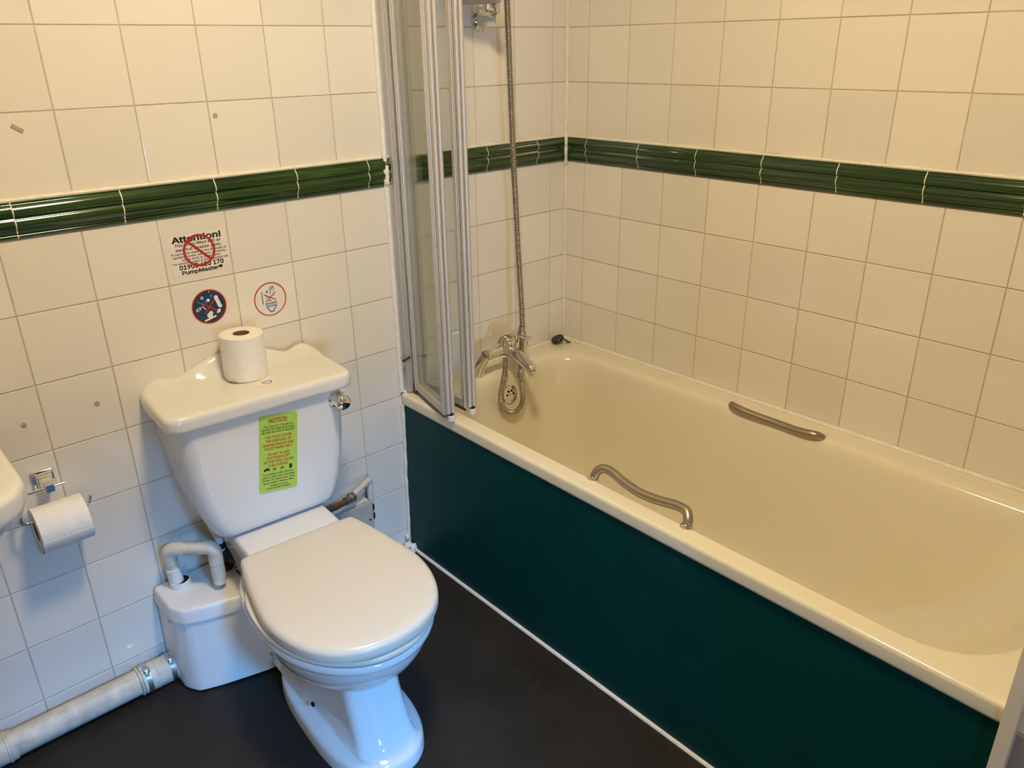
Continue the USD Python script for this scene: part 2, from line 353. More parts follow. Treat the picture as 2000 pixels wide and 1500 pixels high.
obj('backing_board', rbox(-.7015, -.690, -1.93, -1.632, 0, ZC, .0015), GREYPAINT, t1)
for z in (.31, 1.1, 1.9): obj('screw', revolve([(.004, 0), (.004, .001), (.001, .0015)], 10, (-.7015, -1.70, z), (-1, 0, 0)), STEEL, t1)

# ------------------------------------------------------------------ ceiling lamp
lx, ly, lz = LAMP_POS
lamp = thing('ceiling_lamp', 'round white flush ceiling lamp over the middle of the room', 'lamp', (lx, ly, lz))
obj('base', revolve([(.15, .01), (.15, -.012), (.145, -.016), (.01, -.016)], 40, (lx, ly, lz)), WHITECAP, lamp)
obj('diffuser', revolve([(.138, -.016), (.134, -.034), (.115, -.052), (.08, -.064), (.04, -.069), (.005, -.07)], 28, (lx, ly, lz)), LAMPGLOW, lamp)

# ------------------------------------------------------------------ bath
bath = thing('bath', 'white built-in bath with dark teal side panel and two metal grab rails', 'bath', (-.35, -.85, 0))
def taper(p):      # the near side runs out a little towards the foot end
    p = np.array(p); k = np.clip(-p[:, 1] / 1.7, 0, 1)
    w = np.clip((-p[:, 0] - .05) / .64, 0, 1)
    p[:, 0] -= w * .024 * k ** .8; return p
NE = 14
def br(x0, x1, y0, y1, r, z): return z3(taper(rrect(x0, x1, y0, y1, r, 9, NE)), z)
YE = -1.695
rings = [br(-.640, -.01, YE + .03, -.03, .02, .40), br(-.684, -.002, YE, -.001, .008, .499), br(-.690, -.002, YE, -.001, .008, .500), br(-.692, -.001, YE, -.001, .009, .506), br(-.692, -.001, YE, -.001, .009, .526),
         br(-.6905, -.0015, YE + .001, -.002, .009, .5315), br(-.687, -.003, YE + .004, -.004, .010, .5345), br(-.682, -.005, YE + .008, -.006, .012, .5355),
         br(-.656, -.052, -1.632, -.045, (.10, .13, .17, .13), .5358), br(-.650, -.064, -1.626, -.062, (.10, .13, .17, .13), .5352), br(-.645, -.073, -1.620, -.075, (.10, .13, .17, .13), .533), br(-.640, -.080, -1.613, -.085, (.11, .13, .17, .13), .527),
         br(-.636, -.086, -1.606, -.092, (.11, .13, .17, .13), .516), br(-.631, -.092, -1.598, -.098, (.11, .13, .17, .13), .495), br(-.620, -.106, -1.575, -.104, (.12, .14, .17, .13), .43),
         br(-.608, -.122, -1.53, -.112, (.13, .14, .16, .13), .34), br(-.594, -.140, -1.46, -.124, (.13, .14, .15, .13), .25), br(-.578, -.158, -1.38, -.142, (.13, .13, .14, .13), .185),
         br(-.556, -.182, -1.31, -.170, (.12, .12, .13, .12), .150), br(-.520, -.22, -1.24, -.21, (.10, .10, .11, .10), .133), br(-.45, -.29, -1.10, -.30, (.05, .05, .05, .05), .126)]
tub = loft(rings, (False, True)); 
if np.dot(tub.face_normals[np.argmax(tub.triangles_center[:, 2])], (0, 0, 1)) < 0: tub.invert()
obj('tub', tub, BATH_W, bath, smooth=50)
ofl = obj('overflow_grille', revolve([(.031, -.004), (.031, .002), (.028, .005), (.021, .006), (.0195, .0045), (.001, .0045)], 36, (-.350, -.1020, .458), (0, -1, .10)), CHROME, bath, label='chrome overflow grille with round holes')
hm = []
for k in range(7):
    a = k * 2 * math.pi / 6; rr = 0 if k == 6 else .0125
    hm.append(revolve([(.0036 if k < 6 else .0022, 0), (.0036 if k < 6 else .0022, .0006), (.001, .0008)], 12, (-.350 + rr * math.cos(a), -.1066, .458 + rr * math.sin(a)), (0, -1, .10)))
obj('grille_hole', cat(*hm), DARKHOLE, ofl, kind='stuff')
obj('waste_ring', revolve([(.034, 0), (.034, .003), (.026, .005), (.012, .001), (.001, .001)], 32, (-.365, -.245, .134), (0, 0, 1)), CHROME, bath)
def rail(pts, feet):
    p = smoothpath(pts, 9)
    r = obj('grab_rail', tube(p, .0108, 18), SATIN, bath, smooth=60, label='brushed metal grab rail')
    for o, a in feet: obj('flange', revolve([(.0155, -.003), (.0155, .003), (.0135, .0065), (.010, .0075)], 24, o, a), CHROME, r)
rail([(-.652, -.730, .530), (-.643, -.7335, .550), (-.634, -.746, .5595), (-.632, -.772, .5585), (-.637, -.812, .551), (-.642, -.866, .547), (-.640, -.915, .550), (-.637, -.955, .5555), (-.640, -.984, .556), (-.650, -.998, .546), (-.660, -1.002, .530)],
     [((-.6525, -.7302, .531), (.35, -.1, .9)), ((-.6605, -1.0025, .531), (.35, -.1, .9))])
rail([(-.062, -.728, .524), (-.072, -.7295, .537), (-.083, -.738, .542), (-.088, -.762, .541), (-.086, -.812, .537), (-.083, -.866, .535), (-.084, -.92, .535), (-.086, -.955, .538), (-.083, -.982, .540), (-.073, -.994, .534), (-.064, -.996, .522)],
     [((-.064, -.728, .527), (-.45, 0, .9)), ((-.066, -.996, .525), (-.45, 0, .9))])
obj('sealant_bead', cat(bead([(-.004, -.006, .537), (-.004, -.8, .537), (-.004, -1.68, .537)], .0062, .12, n=10), bead([(-.684, -.004, .537), (-.35, -.004, .537), (-.006, -.004, .537)], .0055, .12, n=10)), SEALANT, bath)

xs = lambda y, z: -.692 - .020 * min(1, -y / 1.7) ** .8 - .006 * (1 - z / .5) + (.003 if z > .3 else 0)
v, f = [], []
ys = np.linspace(-.004, -1.64, 24)
for y in ys:
    for z, o in ((.004, 0), (.26, .0005), (.505, .004)): v.append((xs(y, z) + o, y, z))
    for z, o in ((.505, .016), (.26, .016), (.004, .016)): v.append((xs(y, z) + o, y, z))
panel = obj('side_panel', loft(np.array(v).reshape(len(ys), 6, 3)), TEAL, bath, smooth=30, label='dark teal bath side panel')
obj('sealant_bead', bead([(xs(y, 0) - .002, y, .0035) for y in np.linspace(-.012, -1.63, 20)], .0062, .14, 3), SEALANT, panel)
obj('sealant_bead', bead([(xs(0, z) - .0015 - (.003 if z < .1 else 0), -.005, z) for z in (.02, .08, .16, .25, .34, .42, .498)], .0058, .30, 5), SEALANT, panel)
lump = []
for c, r in (((-.716, -.016, .016), .014), ((-.711, -.008, .045), .009), ((-.735, -.014, .012), .010), ((-.705, -.030, .014), .011), ((-.720, -.042, .010), .009)):
    s = trimesh.creation.icosphere(2, r); s.vertices *= (1 + .7 * (meshkit.noise(s.vertices * 170 + c[0] * 90) - .5))[:, None]; s.apply_translation(c); lump.append(s)
obj('filler_lump', cat(*lump), SEALANT, panel, label='rough lumps of filler in the corner')

plug = thing('bath_plug', 'black rubber bath plug lying on the corner of the bath rim', 'plug', (-.058, -.036, .537))
pm = revolve([(.0185, 0), (.0215, .004), (.0225, .010), (.0200, .0135), (.012, .0125), (.006, .014), (.001, .014)], 28)
pm.apply_transform(trimesh.transformations.rotation_matrix(math.radians(-24), (.6, 1, 0))); pm.apply_translation((-.060, -.034, .545)); obj('stopper', pm, BLACK, plug)
ch = smoothpath([(-.056, -.036, .556), (-.045, -.030, .556), (-.036, -.036, .546), (-.030, -.045, .540), (-.037, -.054, .540), (-.028, -.060, .540)], 6)
obj('chain', tube(ch, .0028 * (1 + .35 * np.sin(np.arange(len(ch)) * 1.9)), 8), BROWN, plug)

# ------------------------------------------------------------------ bath mixer tap, hose, rail
tap = thing('bath_mixer_tap', 'chrome bath mixer tap on the end rim of the bath', 'tap', (-.35, -.06, .536))
for x in (-.440, -.262):
    s = 1 if x < -.35 else -1
    pth = smoothpath([(x - .004 * s, -.052, .536), (x, -.062, .565), (x + .006 * s, -.076, .592), (x + .012 * s, -.084, .606)], 6)
    pl = obj('pillar', tube(pth, np.interp(np.linspace(0, 1, len(pth)), [0, .08, .6, 1], [.0235, .0225, .0195, .0175]), 24), CHROME, tap, smooth=60)
    obj('base_ring', revolve([(.0245, 0), (.0245, .003), (.019, .005)], 28, (x - .004 * s, -.052, .5355)), CHROME, pl)
    obj('union_nut', revolve([(.0175, -.006), (.0185, -.003), (.0185, .004), (.0165, .007)], 24, (x + .018 * s, -.085, .606), (1, 0, 0)), CHROME, tap)
obj('crossbar', tube([(-.424, -.085, .606), (-.385, -.088, .609), (-.35, -.092, .612), (-.315, -.088, .609), (-.278, -.085, .606)], [.0145, .0165, .020, .0165, .0145], 24), CHROME, tap, smooth=60)
obj('cartridge_body', revolve([(.021, -.012), (.0245, 0), (.0255, .012), (.0245, .026), (.0255, .030), (.0245, .036), (.020, .043), (.012, .047), (.001, .048)], 32, (-.350, -.095, .610), (.0, -.18, 1)), CHROME, tap, smooth=60)
sp = smoothpath([(-.350, -.095, .606), (-.349, -.125, .603), (-.348, -.158, .592), (-.346, -.190, .576), (-.345, -.206, .566)], 6)
obj('spout', tube(sp, np.interp(np.linspace(0, 1, len(sp)), [0, .3, .85, 1], [.0205, .0185, .0165, .0150]), 24), CHROME, tap, smooth=60)
obj('aerator', revolve([(.0135, 0), (.0135, .010), (.0115, .013), (.001, .0115)], 24, (-.3455, -.200, .563), (0, -.25, -1)), CHROME, tap)
lv = smoothpath([(-.372, -.088, .640), (-.366, -.098, .660), (-.350, -.118, .666), (-.340, -.150, .662), (-.334, -.185, .664)], 8)
rr = []
for i, p in enumerate(lv):
    t = i / (len(lv) - 1); w = np.interp(t, [0, .3, .7, 1], [.020, .019, .0125, .0095]); h = np.interp(t, [0, .3, 1], [.008, .005, .0028])
    a = np.linspace(0, 2 * np.pi, 20, endpoint=False); d = np.array([.93, .36, 0])
    rr.append(p + np.cos(a)[:, None] * w * d + np.sin(a)[:, None] * h * np.array([0, 0, 1.0]))
obj('lever', loft(rr), CHROME, tap, smooth=60)
obj('diverter_knob', revolve([(.010, 0), (.012, .006), (.012, .018), (.008, .024), (.001, .025)], 20, (-.313, -.092, .622), (.1, -.1, 1)), CHROME, tap)
obj('indicator', revolve([(.003, 0), (.003, .001), (.001, .0012)], 10, (-.3505, -.1215, .634), (0, -1, .1)), BLACK, tap)

shower = thing('shower_hose', 'ribbed metal shower hose hanging down and looping under the mixer tap', 'hose', (-.32, -.12, .40))
hp = smoothpath([(-.322, -.075, 1.90), (-.320, -.078, 1.75), (-.316, -.080, 1.585), (-.309, -.080, 1.395), (-.301, -.080, 1.190), (-.289, -.080, .967), (-.300, -.100, .855), (-.300, -.108, .74), (-.304, -.116, .665), (-.316, -.123, .60), (-.321, -.125, .543), (-.319, -.125, .500), (-.313, -.125, .462),
                 (-.318, -.125, .424), (-.337, -.125, .404), (-.362, -.125, .404), (-.390, -.125, .423), (-.406, -.125, .456), (-.405, -.124, .488), (-.390, -.118, .518), (-.372, -.108, .550), (-.362, -.100, .585)], 10)
L = np.r_[0, np.cumsum(np.linalg.norm(np.diff(hp, axis=0), axis=1))]
n = int(L[-1] / .0013); s = np.linspace(0, L[-1], n); hp2 = np.c_[[np.interp(s, L, hp[:, i]) for i in range(3)]].T
obj('hose', tube(hp2, .0076 + .0013 * np.array([(.9, 1., .55, -1.)[i % 4] for i in range(n)]), 12), HOSE, shower, smooth=60)
obj('cone_nut', revolve([(.0085, 0), (.0115, .004), (.0120, .016), (.0095, .030), (.0082, .034)], 6, (-.321, -.125, .510), (0, 0, 1)), HOSE, shower, smooth=30)
obj('cone_nut', revolve([(.0085, 0), (.0125, .006), (.0125, .020), (.0105, .030), (.0082, .040)], 12, (-.3045, -.116, .638), (-.05, .06, 1)), HOSE, shower, smooth=30)

rl = thing('shower_rail', 'chrome shower riser rail with round wall bracket above the bath', 'shower rail', (-.348, 0, 1.54))
br_ = obj('wall_bracket', revolve([(.0290, 0), (.0290, .004), (.026, .009), (.0195, .013), (.0180, .02), (.0180, .083), (.0165, .0865), (.001, .0868)], 36, (-.348, 0, 1.538), (0, -1, 0)), CHROME, rl)
obj('riser_rail', tube([(-.348, -.066, 1.551), (-.348, -.066, 1.75), (-.348, -.066, 2.05)], .0095, 20), CHROME, rl)
obj('end_collar', revolve([(.0120, 0), (.0135, .003), (.0135, .022), (.0115, .026)], 24, (-.348, -.066, 1.550)), CHROME, rl)
obj('side_clip', revolve([(.006, 0), (.0105, .006), (.0115, .03), (.0115, .06), (.008, .062)], 20, (-.371, -.064, 1.555)), CHROME, rl)
obj('handset_holder', cat(rbox(-.366, -.330, -.092, -.05, 1.90, 1.94, .008), tube([(-.348, -.08, 1.92), (-.322, -.078, 1.905)], .012, 14)), CHROME, rl)
sd = thing('soap_dish', 'translucent grey soap dish clipped to the shower rail', 'soap dish', (-.43, -.07, 1.57))
a = np.linspace(0, 2 * np.pi, 40, endpoint=False)
ell = lambda rx, ry, z: np.c_[-.430 + rx * np.cos(a), -.072 + ry * np.sin(a), np.full(40, z)]
obj('tray', loft([ell(.03, .02, 1.574), ell(.058, .040, 1.5745), ell(.075, .055, 1.582), ell(.082, .062, 1.596), ell(.080, .060, 1.597), ell(.072, .052, 1.585), ell(.03, .02, 1.579)]), GREYBOX, sd, smooth=60)
obj('clip', rbox(-.385, -.335, -.082, -.05, 1.578, 1.600, .004), GREYBOX, sd)

# ------------------------------------------------------------------ folding bath screen
scr = thing('bath_screen', 'folded glass bath screen with silver frames standing on the bath rim', 'bath screen', (-.68, -.03, .537))
ZB, ZT = .552, 1.95
obj('wall_profile', cat(box(-.684, -.676, -.006, 0, .537, ZT), rbox(-.677, -.656, -.026, 0, .540, ZT, .002), rbox(-.669, -.663, -.030, -.024, .540, ZT, .001)), ALU, scr)
wbead = bead([(-.689, -.0035, .54), (-.689, -.0035, .9), (-.689, -.0035, 1.3), (-.689, -.0035, 2.0)], .0075, .12, 8); obj('wall_bead', wbead, SEALANT, scr)
def leaf(A, B, lean=0.):
    A, B = np.array(A), np.array(B); d = (B - A) / np.linalg.norm(B - A); w = np.linalg.norm(B - A); nrm = np.array([-d[1], d[0]])
    MM = np.eye(4); MM[:2, 0] = d; MM[:2, 1] = nrm; MM[:2, 3] = A
    lf = obj('pane', moved(box(.012, w - .012, -.002, .002, ZB + .018, ZT - .018), MM), GLASS, scr, smooth=False)
    def stile(x):
        return moved(cat(rbox(x - .010, x + .010, -.006, .006, ZB, ZT, .0018), tube([(x + .003, -.0062, ZB), (x + .003, -.0062, ZT)], .0022, 8)), MM)
    obj('stile', stile(.011), ALU, lf); obj('stile', stile(w - .011), ALU, lf)
    obj('bottom_rail', moved(rbox(.020, w - .020, -.0062, .0062, ZB, ZB + .024, .0018), MM), ALU, lf)
    obj('top_rail', moved(rbox(.020, w - .020, -.0062, .0062, ZT - .024, ZT, .0018), MM), ALU, lf)
    obj('seal_strip', moved(box(.012, w - .012, -.0015, .0015, ZB - .013, ZB), MM), BROWN, lf)
LA, LB, LC, LD = (-.659, -.036), (-.711, -.246), (-.650, -.044), (-.638, -.252)
leaf(LA, LB); leaf((LB[0] + .015, LB[1] - .002), (LC[0] - .001, LC[1])); leaf((LC[0] + .014, LC[1]), LD)
for p, (z0, z1) in (((LB[0] + .0085, LB[1] - .010), (.538, ZT)), ((LD[0] + .006, LD[1] - .010), (.538, ZT))):
    hp_ = obj('hinge_post', cat(*[tube([(p[0] + dx, p[1] + dy, .560), (p[0] + dx, p[1] + dy, z1)], .0062, 14) for dx, dy in ((-.0066, .002), (.0066, .0))] + [rbox(p[0] - .006, p[0] + .006, p[1] + .003, p[1] + .012, .560, z1, .001)]), ALU, scr)
    obj('foot_cap', revolve([(.0085, 0), (.0092, .002), (.0092, .015), (.007, .017)], 20, (p[0] + .001, p[1] + .001, .5365)), WHITECAP, hp_, label='white plastic foot cap')
    obj('gap_ring', revolve([(.0080, 0), (.0080, .0065), (.005, .0065)], 16, (p[0] + .001, p[1] + .001, .5535)), BLACK, hp_)
obj('hinge_knuckle', cat(tube([(-.660, -.038, .541), (-.660, -.038, .565)], .009, 14), rbox(-.668, -.654, -.050, -.028, .538, .545, .002)), BROWN, scr, label='grimy lower hinge')
obj('screw', revolve([(.0035, 0), (.0035, .024), (.005, .024), (.0045, .030), (.001, .031)], 10, (-.668, -.028, .650), (-1, -.25, -.1)), BROWN, scr, label='rusty screw sticking out')

# ------------------------------------------------------------------ toilet (local frame: X right, Y out of the wall, turned by flipy)
TX, TA = -1.177, -3.76
toilet = thing('toilet', 'white close-coupled toilet with closed beige-lit lid and chrome flush knob', 'toilet', (TX, 0, 0), TA)
def tl(name, mesh, m, parent=toilet, **k): return obj(name, flipy(mesh), m, parent, local=True, **k)
A_ = np.linspace(0, 2 * np.pi, 128, endpoint=False)
def egg(w, yb, yf, z, ym=None, nf=2.0, nb=2.6, sq=0.):
    """Egg outline: half width w, back yb, front yf, widest at ym."""
    ym = yb + (yf - yb) * .52 if ym is None else ym
    c, s = np.cos(A_), np.sin(A_); n = np.where(s > 0, nf, nb)
    x = w * np.sign(c) * np.abs(c) ** (2 / n); y = np.where(s > 0, ym + (yf - ym) * np.abs(s) ** (2 / n), ym - (ym - yb) * np.abs(s) ** (2 / n))
    return np.c_[x, y, np.full(len(A_), z)]
def column(wb, wf, yb, yf, z, r=.02):
    """Pedestal outline: trapezoid, narrow flat front and wider back, rounded; 64 points by angle."""
    P = Polygon([(-wb, yb), (wb, yb), (wb * .98, yb + (yf - yb) * .42), (wf * 1.16, yb + (yf - yb) * .66), (wf, yf - .016), (wf * .80, yf - .007), (-wf * .22, yf), (-wf * .34, yf - .001), (-wf * .86, yf - .018), (-wf, yf - .030), (-wf * 1.16, yb + (yf - yb) * .66), (-wb * .98, yb + (yf - yb) * .42)]).buffer(-r * .2).buffer(r * .2 + .0001, 8)
    cy = yb + (yf - yb) * .55; out = []
    for a in A_:
        hit = LineString([(0, cy), (2 * math.cos(a), cy + 2 * math.sin(a))]).intersection(P.exterior)
        pts = [hit] if hit.geom_type == 'Point' else list(hit.geoms); pts.sort(key=lambda q: -q.distance(Point(0, cy)))
        out.append((pts[0].x, pts[0].y, z))
    return np.array(out)
foot = lambda w, yf, z, yb=.235: egg(w, yb, yf, z, ym=.50, nf=2.5, nb=3.2)
ped = [foot(.116, .703, 0), foot(.1175, .705, .006), foot(.1165, .704, .032), foot(.113, .700, .041), foot(.106, .692, .046),
       column(.096, .071, .235, .676, .052), column(.092, .067, .235, .664, .064), column(.089, .0655, .235, .655, .085), column(.086, .064, .24, .640, .125), column(.086, .063, .24, .626, .165), column(.088, .063, .24, .618, .200), column(.088, .063, .24, .612, .225)]
tl('pedestal', loft(ped), PORCELAIN, smooth=24)
bowl = [egg(.085, .24, .575, .203, ym=.45), egg(.108, .235, .614, .203, ym=.45), egg(.119, .232, .632, .207, ym=.455), egg(.128, .23, .646, .217, ym=.46), egg(.142, .22, .668, .24, ym=.47), egg(.160, .21, .697, .272, ym=.48), egg(.170, .205, .715, .300, ym=.49), egg(.1755, .20, .722, .324, ym=.495),
        egg(.1775, .20, .724, .332, ym=.495), egg(.180, .20, .728, .3345, ym=.495), egg(.1845, .20, .733, .3365, ym=.495), egg(.186, .20, .735, .342, ym=.495), egg(.186, .20, .735, .350, ym=.495), egg(.183, .203, .732, .355, ym=.495), egg(.15, .23, .70, .356, ym=.495)]
tl('bowl', loft(bowl), PORCELAIN, smooth=42)
deck = [z3(rrect(-w, w, y0, y1, r, 6, 8), z) for w, y0, y1, r, z in ((.085, .07, .30, .03, .14), (.090, .06, .30, .03, .20), (.105, .05, .30, .03, .27), (.114, .045, .300, .03, .33), (.118, .043, .295, .03, .352), (.1195, .043, .276, .02, .366), (.119, .044, .2715, .012, .386), (.1165, .046, .268, .010, .3945), (.111, .05, .262, .010, .398))]
tl('cistern_shelf', loft(deck), PORCELAIN, smooth=45)
for s in (-1, 1): tl('floor_bolt_hole', revolve([(.006, 0), (.006, .003), (.001, .003)], 14, (s * .0912, .475, .088), (s * .98, .25, .14)), DARKHOLE)
sr = [egg(.172, .29, .722, .357, ym=.495), egg(.187, .285, .736, .360, ym=.495), egg(.1905, .283, .7395, .367, ym=.495), egg(.188, .285, .737, .374, ym=.495), egg(.172, .295, .722, .3765, ym=.495)]
tl('seat_ring', loft(sr), SEAT, smooth=50)
def lidring(k, z, dy=0.):
    P = [(-.140, .281), (-.1465, .296), (-.158, .345), (-.1705, .41), (-.181, .48), (-.184, .53), (-.178, .58), (-.163, .63), (-.140, .672), (-.108, .704), (-.070, .724), (-.035, .733), (0, .736)]
    P = P + [(-x, y) for x, y in P[-2::-1]]
    q = smoothpath(P, 4)[:, :2]; back = np.c_[np.linspace(.134, -.134, 13)[1:-1], np.full(11, .2775)]
    q = np.vstack([q, back]); c = np.array([0, .50])
    d = q - c; return z3(c + d * (1 - k / np.linalg.norm(d, axis=1, keepdims=True)), z)
lid = [lidring(.010, .3785), lidring(.002, .379), lidring(0, .3815), lidring(0, .395), lidring(.0012, .4005), lidring(.005, .4050), lidring(.012, .4085), lidring(.030, .4105), lidring(.075, .4118), lidring(.13, .4124)]
tl('seat_lid', loft(lid), SEAT, smooth=50)
for s in (-1, 1): tl('hinge', cat(tube([(s * .062, .277, .3855), (s * .098, .277, .3855)], .0072, 16), rbox(s * .080 - .012, s * .080 + .012, .262, .284, .352, .385, .004)), SEAT)
# cistern
cb = [z3(rrect(-w, w, y0, y1, (r, r, .012, .012), 7, 8), z) for w, y0, y1, r, z in ((.120, .03, .165, .03, .4025), (.140, .02, .180, .03, .4045), (.151, .012, .188, .032, .410), (.158, .008, .1915, .034, .422), (.166, .006, .193, .036, .44), (.178, .005, .194, .038, .475), (.1895, .004, .1945, .039, .53), (.197, .003, .195, .04, .59), (.202, .003, .1955, .04, .66), (.204, .003, .1955, .04, .714))]
tl('cistern', loft(cb), PORCELAIN, smooth=45)
def splash(x):
    return np.interp(np.abs(x), [0, .03, .06, .10, .128, .142, .158, .174, .188, .204, .222, .24], [.055, .053, .046, .031, .018, .0155, .022, .029, .028, .017, .004, 0])
def lidtop(p, z):
    q = z3(p, z); k = np.clip((.050 - q[:, 1]) / .040, 0, 1); k = k * k * (3 - 2 * k)
    q[:, 2] += k * splash(q[:, 0]); return q
def lr(i, z): return lidtop(rrect(-.2245 + i, .2245 - i, .001 + i, .2125 - i, (max(.034 - i, .002), max(.034 - i, .002), max(.010 - i, .002), max(.010 - i, .002)), 8, 26), z)
ld = [z3(rrect(-.208, .208, .004, .200, .02, 8, 26), .7125), z3(rrect(-.2200, .2200, .002, .208, .03, 8, 26), .7125), z3(rrect(-.2236, .2236, .001, .2116, .034, 8, 26), .7155), z3(rrect(-.2245, .2245, .001, .2125, .034, 8, 26), .722)]
ld += [lr(.0, .735), lr(.0008, .7405), lr(.0028, .7448), lr(.006, .7475), lr(.010, .7488)] + [lr(i, .7492) for i in (.014, .018, .022, .027, .032, .037, .042, .048, .054, .062, .075, .09)]
tl('cistern_lid', loft(ld), PORCELAIN, smooth=45)
fb = tl('flush_knob', revolve([(.0215, -.002), (.0215, .004), (.0185, .006), (.0175, .008), (.0180, .030), (.0188, .036), (.0178, .0415), (.013, .0455), (.007, .0470), (.001, .0473)], 36, (.1755, .195, .686), (.05, 1, 0)), CHROME, smooth=50, label='round chrome flush knob')

# notice on the cistern
nt = thing('notice_sticker', 'lime green notice sticker with red and black text on the cistern front', 'sticker', (TX, 0, 0), TA)
ang = math.radians(-7.5)
NM = frame((.014, -.1957, .5915), (math.cos(ang), 0, math.sin(ang)), (-math.sin(ang), 0, math.cos(ang)))
def nobj(name, m, mt, **k): return obj(name, moved(m, NM), mt, nt, smooth=False, local=True, **k)
W_, H_ = .0945, .198
nobj('backing', flat(Polygon(rrect(-W_ / 2, W_ / 2, -H_ / 2, H_ / 2, .006, 5, 1)), .0004), LIME)
yy = lambda t: H_ / 2 - t * H_
red = [text('NOTICE:', 0, yy(.075), .0105, .046, 4, z=.0004)]
for s, t, w in (('THE TOILET IS FOR', .285, .066), ('THE DISPOSAL OF', .335, .064), ('HUMAN WASTE AND', .385, .076), ('TOILET PAPER ONLY', .432, .070), ('DO NOT FLUSH', .508, .054), ('ANYTHING ELSE*', .556, .058), ('AS THIS WILL CAUSE', .604, .074), ('A BLOCKAGE', .652, .048)):
    red.append(text(s, 0, yy(t), .0062, w, 4, z=.0004))
for q in red: nobj('text_line', q, INK_RED2)
blk = []
for s, t, w in (('THIS TOILET IS FITTED WITH A', .148, .074), ('MACERATOR PUMP WHICH WILL', .184, .082), ('BECOME BLOCKED IF MISUSED', .220, .080), ('*i.e. sanitary towels, tampons,', .765, .078), ('cotton, cotton wool, wet wipes,', .803, .083), ('kitchen roll, dental floss, food,', .841, .080), ('wood, plastic, metal or tiles.', .879, .076), ('THANK YOU FOR', .922, .044), ('YOUR UNDERSTANDING.', .956, .064)):
    blk.append(text(s, 0, yy(t), .0046, w, 2, z=.0004))
for q in blk: nobj('text_line', q, INK_BLACK)
ic = [LineString([(-.034, 0), (-.029, .003), (-.024, .001)]).buffer(.0028), Point(-.027, .003).buffer(.0028), Polygon([(.027, -.005), (.034, -.005), (.034, .005), (.030, .007), (.027, .005)])]
for cx in (-.010, .009): ic += [LineString([(cx - .004, -.004), (cx + .004, .004)]).buffer(.0006), LineString([(cx - .004, .004), (cx + .004, -.004)]).buffer(.0006), LineString([(cx - .003, 0), (cx + .004, .001)]).buffer(.0007)]
im = flat(unary_union(ic), .0001, .0004); im.apply_translation((0, yy(.708), 0)); nobj('pictogram', im, INK_BLACK)

# round sticker lying on the cistern lid, half under the roll
ls = thing('lid_sticker', 'round white sticker with a small toilet drawing on top of the cistern lid', 'sticker', (TX, 0, 0), TA)
LM = frame((.028, -.125, .7494), (1, 0, 0), (0, 1, 0))
obj('backing', moved(flat(Point(0, 0).buffer(.034, 16), .0003), LM), FILM, ls, smooth=False, local=True)
pan = lambda s: Polygon([(-.010 * s, .004 * s), (.012 * s, .004 * s), (.012 * s, .001 * s), (.007 * s, -.006 * s), (.005 * s, -.010 * s), (-.004 * s, -.010 * s), (-.006 * s, -.006 * s), (-.010 * s, .001 * s)])
obj('drawing', moved(flat(unary_union([pan(1.0).exterior.buffer(.0011), LineString([(-.011, .0075), (.013, .0075)]).buffer(.0008)]), .0001, .0003), LM @ trimesh.transformations.translation_matrix((.004, -.014, 0))), INK_BLUE, ls, smooth=False, local=True)

# toilet roll on the cistern
def roll_mesh(r, h, rc, n=56):
    prof = [(rc, 0), (r - .0025, 0), (r - .0005, .0012), (r, .004), (r, h - .004), (r - .0005, h - .0012), (r - .0025, h), (rc, h)]
    a = np.linspace(0, 2 * np.pi, n, endpoint=False)
    R = [np.c_[q * np.cos(a), q * np.sin(a), np.full(n, z)] for q, z in prof] + [np.c_[rc * np.cos(a), rc * np.sin(a), np.full(n, z)] for z in (h * .5, 0)]
    m = loft(R, (False, False)); m.merge_vertices(); return fix(m)
r1 = thing('toilet_roll', 'white toilet roll standing upright on the cistern lid', 'toilet roll', (TX, 0, 0), TA)
R1 = trimesh.transformations.translation_matrix((.0115, -.066, .7496)) @ trimesh.transformations.rotation_matrix(math.radians(1.0), (0, 1, 0))
obj('paper', moved(roll_mesh(.0505, .1085, .0195), R1), PAPER, r1, smooth=40, local=True)
a = np.linspace(0, 2 * np.pi, 32, endpoint=False)
def core(rc, h): 
    R = [np.c_[q * np.cos(a), q * np.sin(a), np.full(32, z)] for q, z in ((rc, .001), (rc, h - .0008), (rc - .0012, h - .0008), (rc - .0012, .001))]
    return loft([*R, R[0]], (False, False))
obj('cardboard_core', moved(core(.0194, .1085), R1), CARD, r1, smooth=40, local=True)
th = np.radians(np.linspace(150, 232, 16)); rr_ = .0512 + .010 * np.linspace(0, 1, 16) ** 2.2
fl_o = np.c_[rr_ * np.cos(th), rr_ * np.sin(th)]; fl_i = fl_o * .988
ring0 = np.vstack([fl_o, fl_i[::-1]])
obj('loose_sheet', moved(loft([z3(ring0, .012), z3(ring0 * (1, 1), .060), z3(ring0, .1075)]), R1), PAPER, r1, smooth=40, local=True)

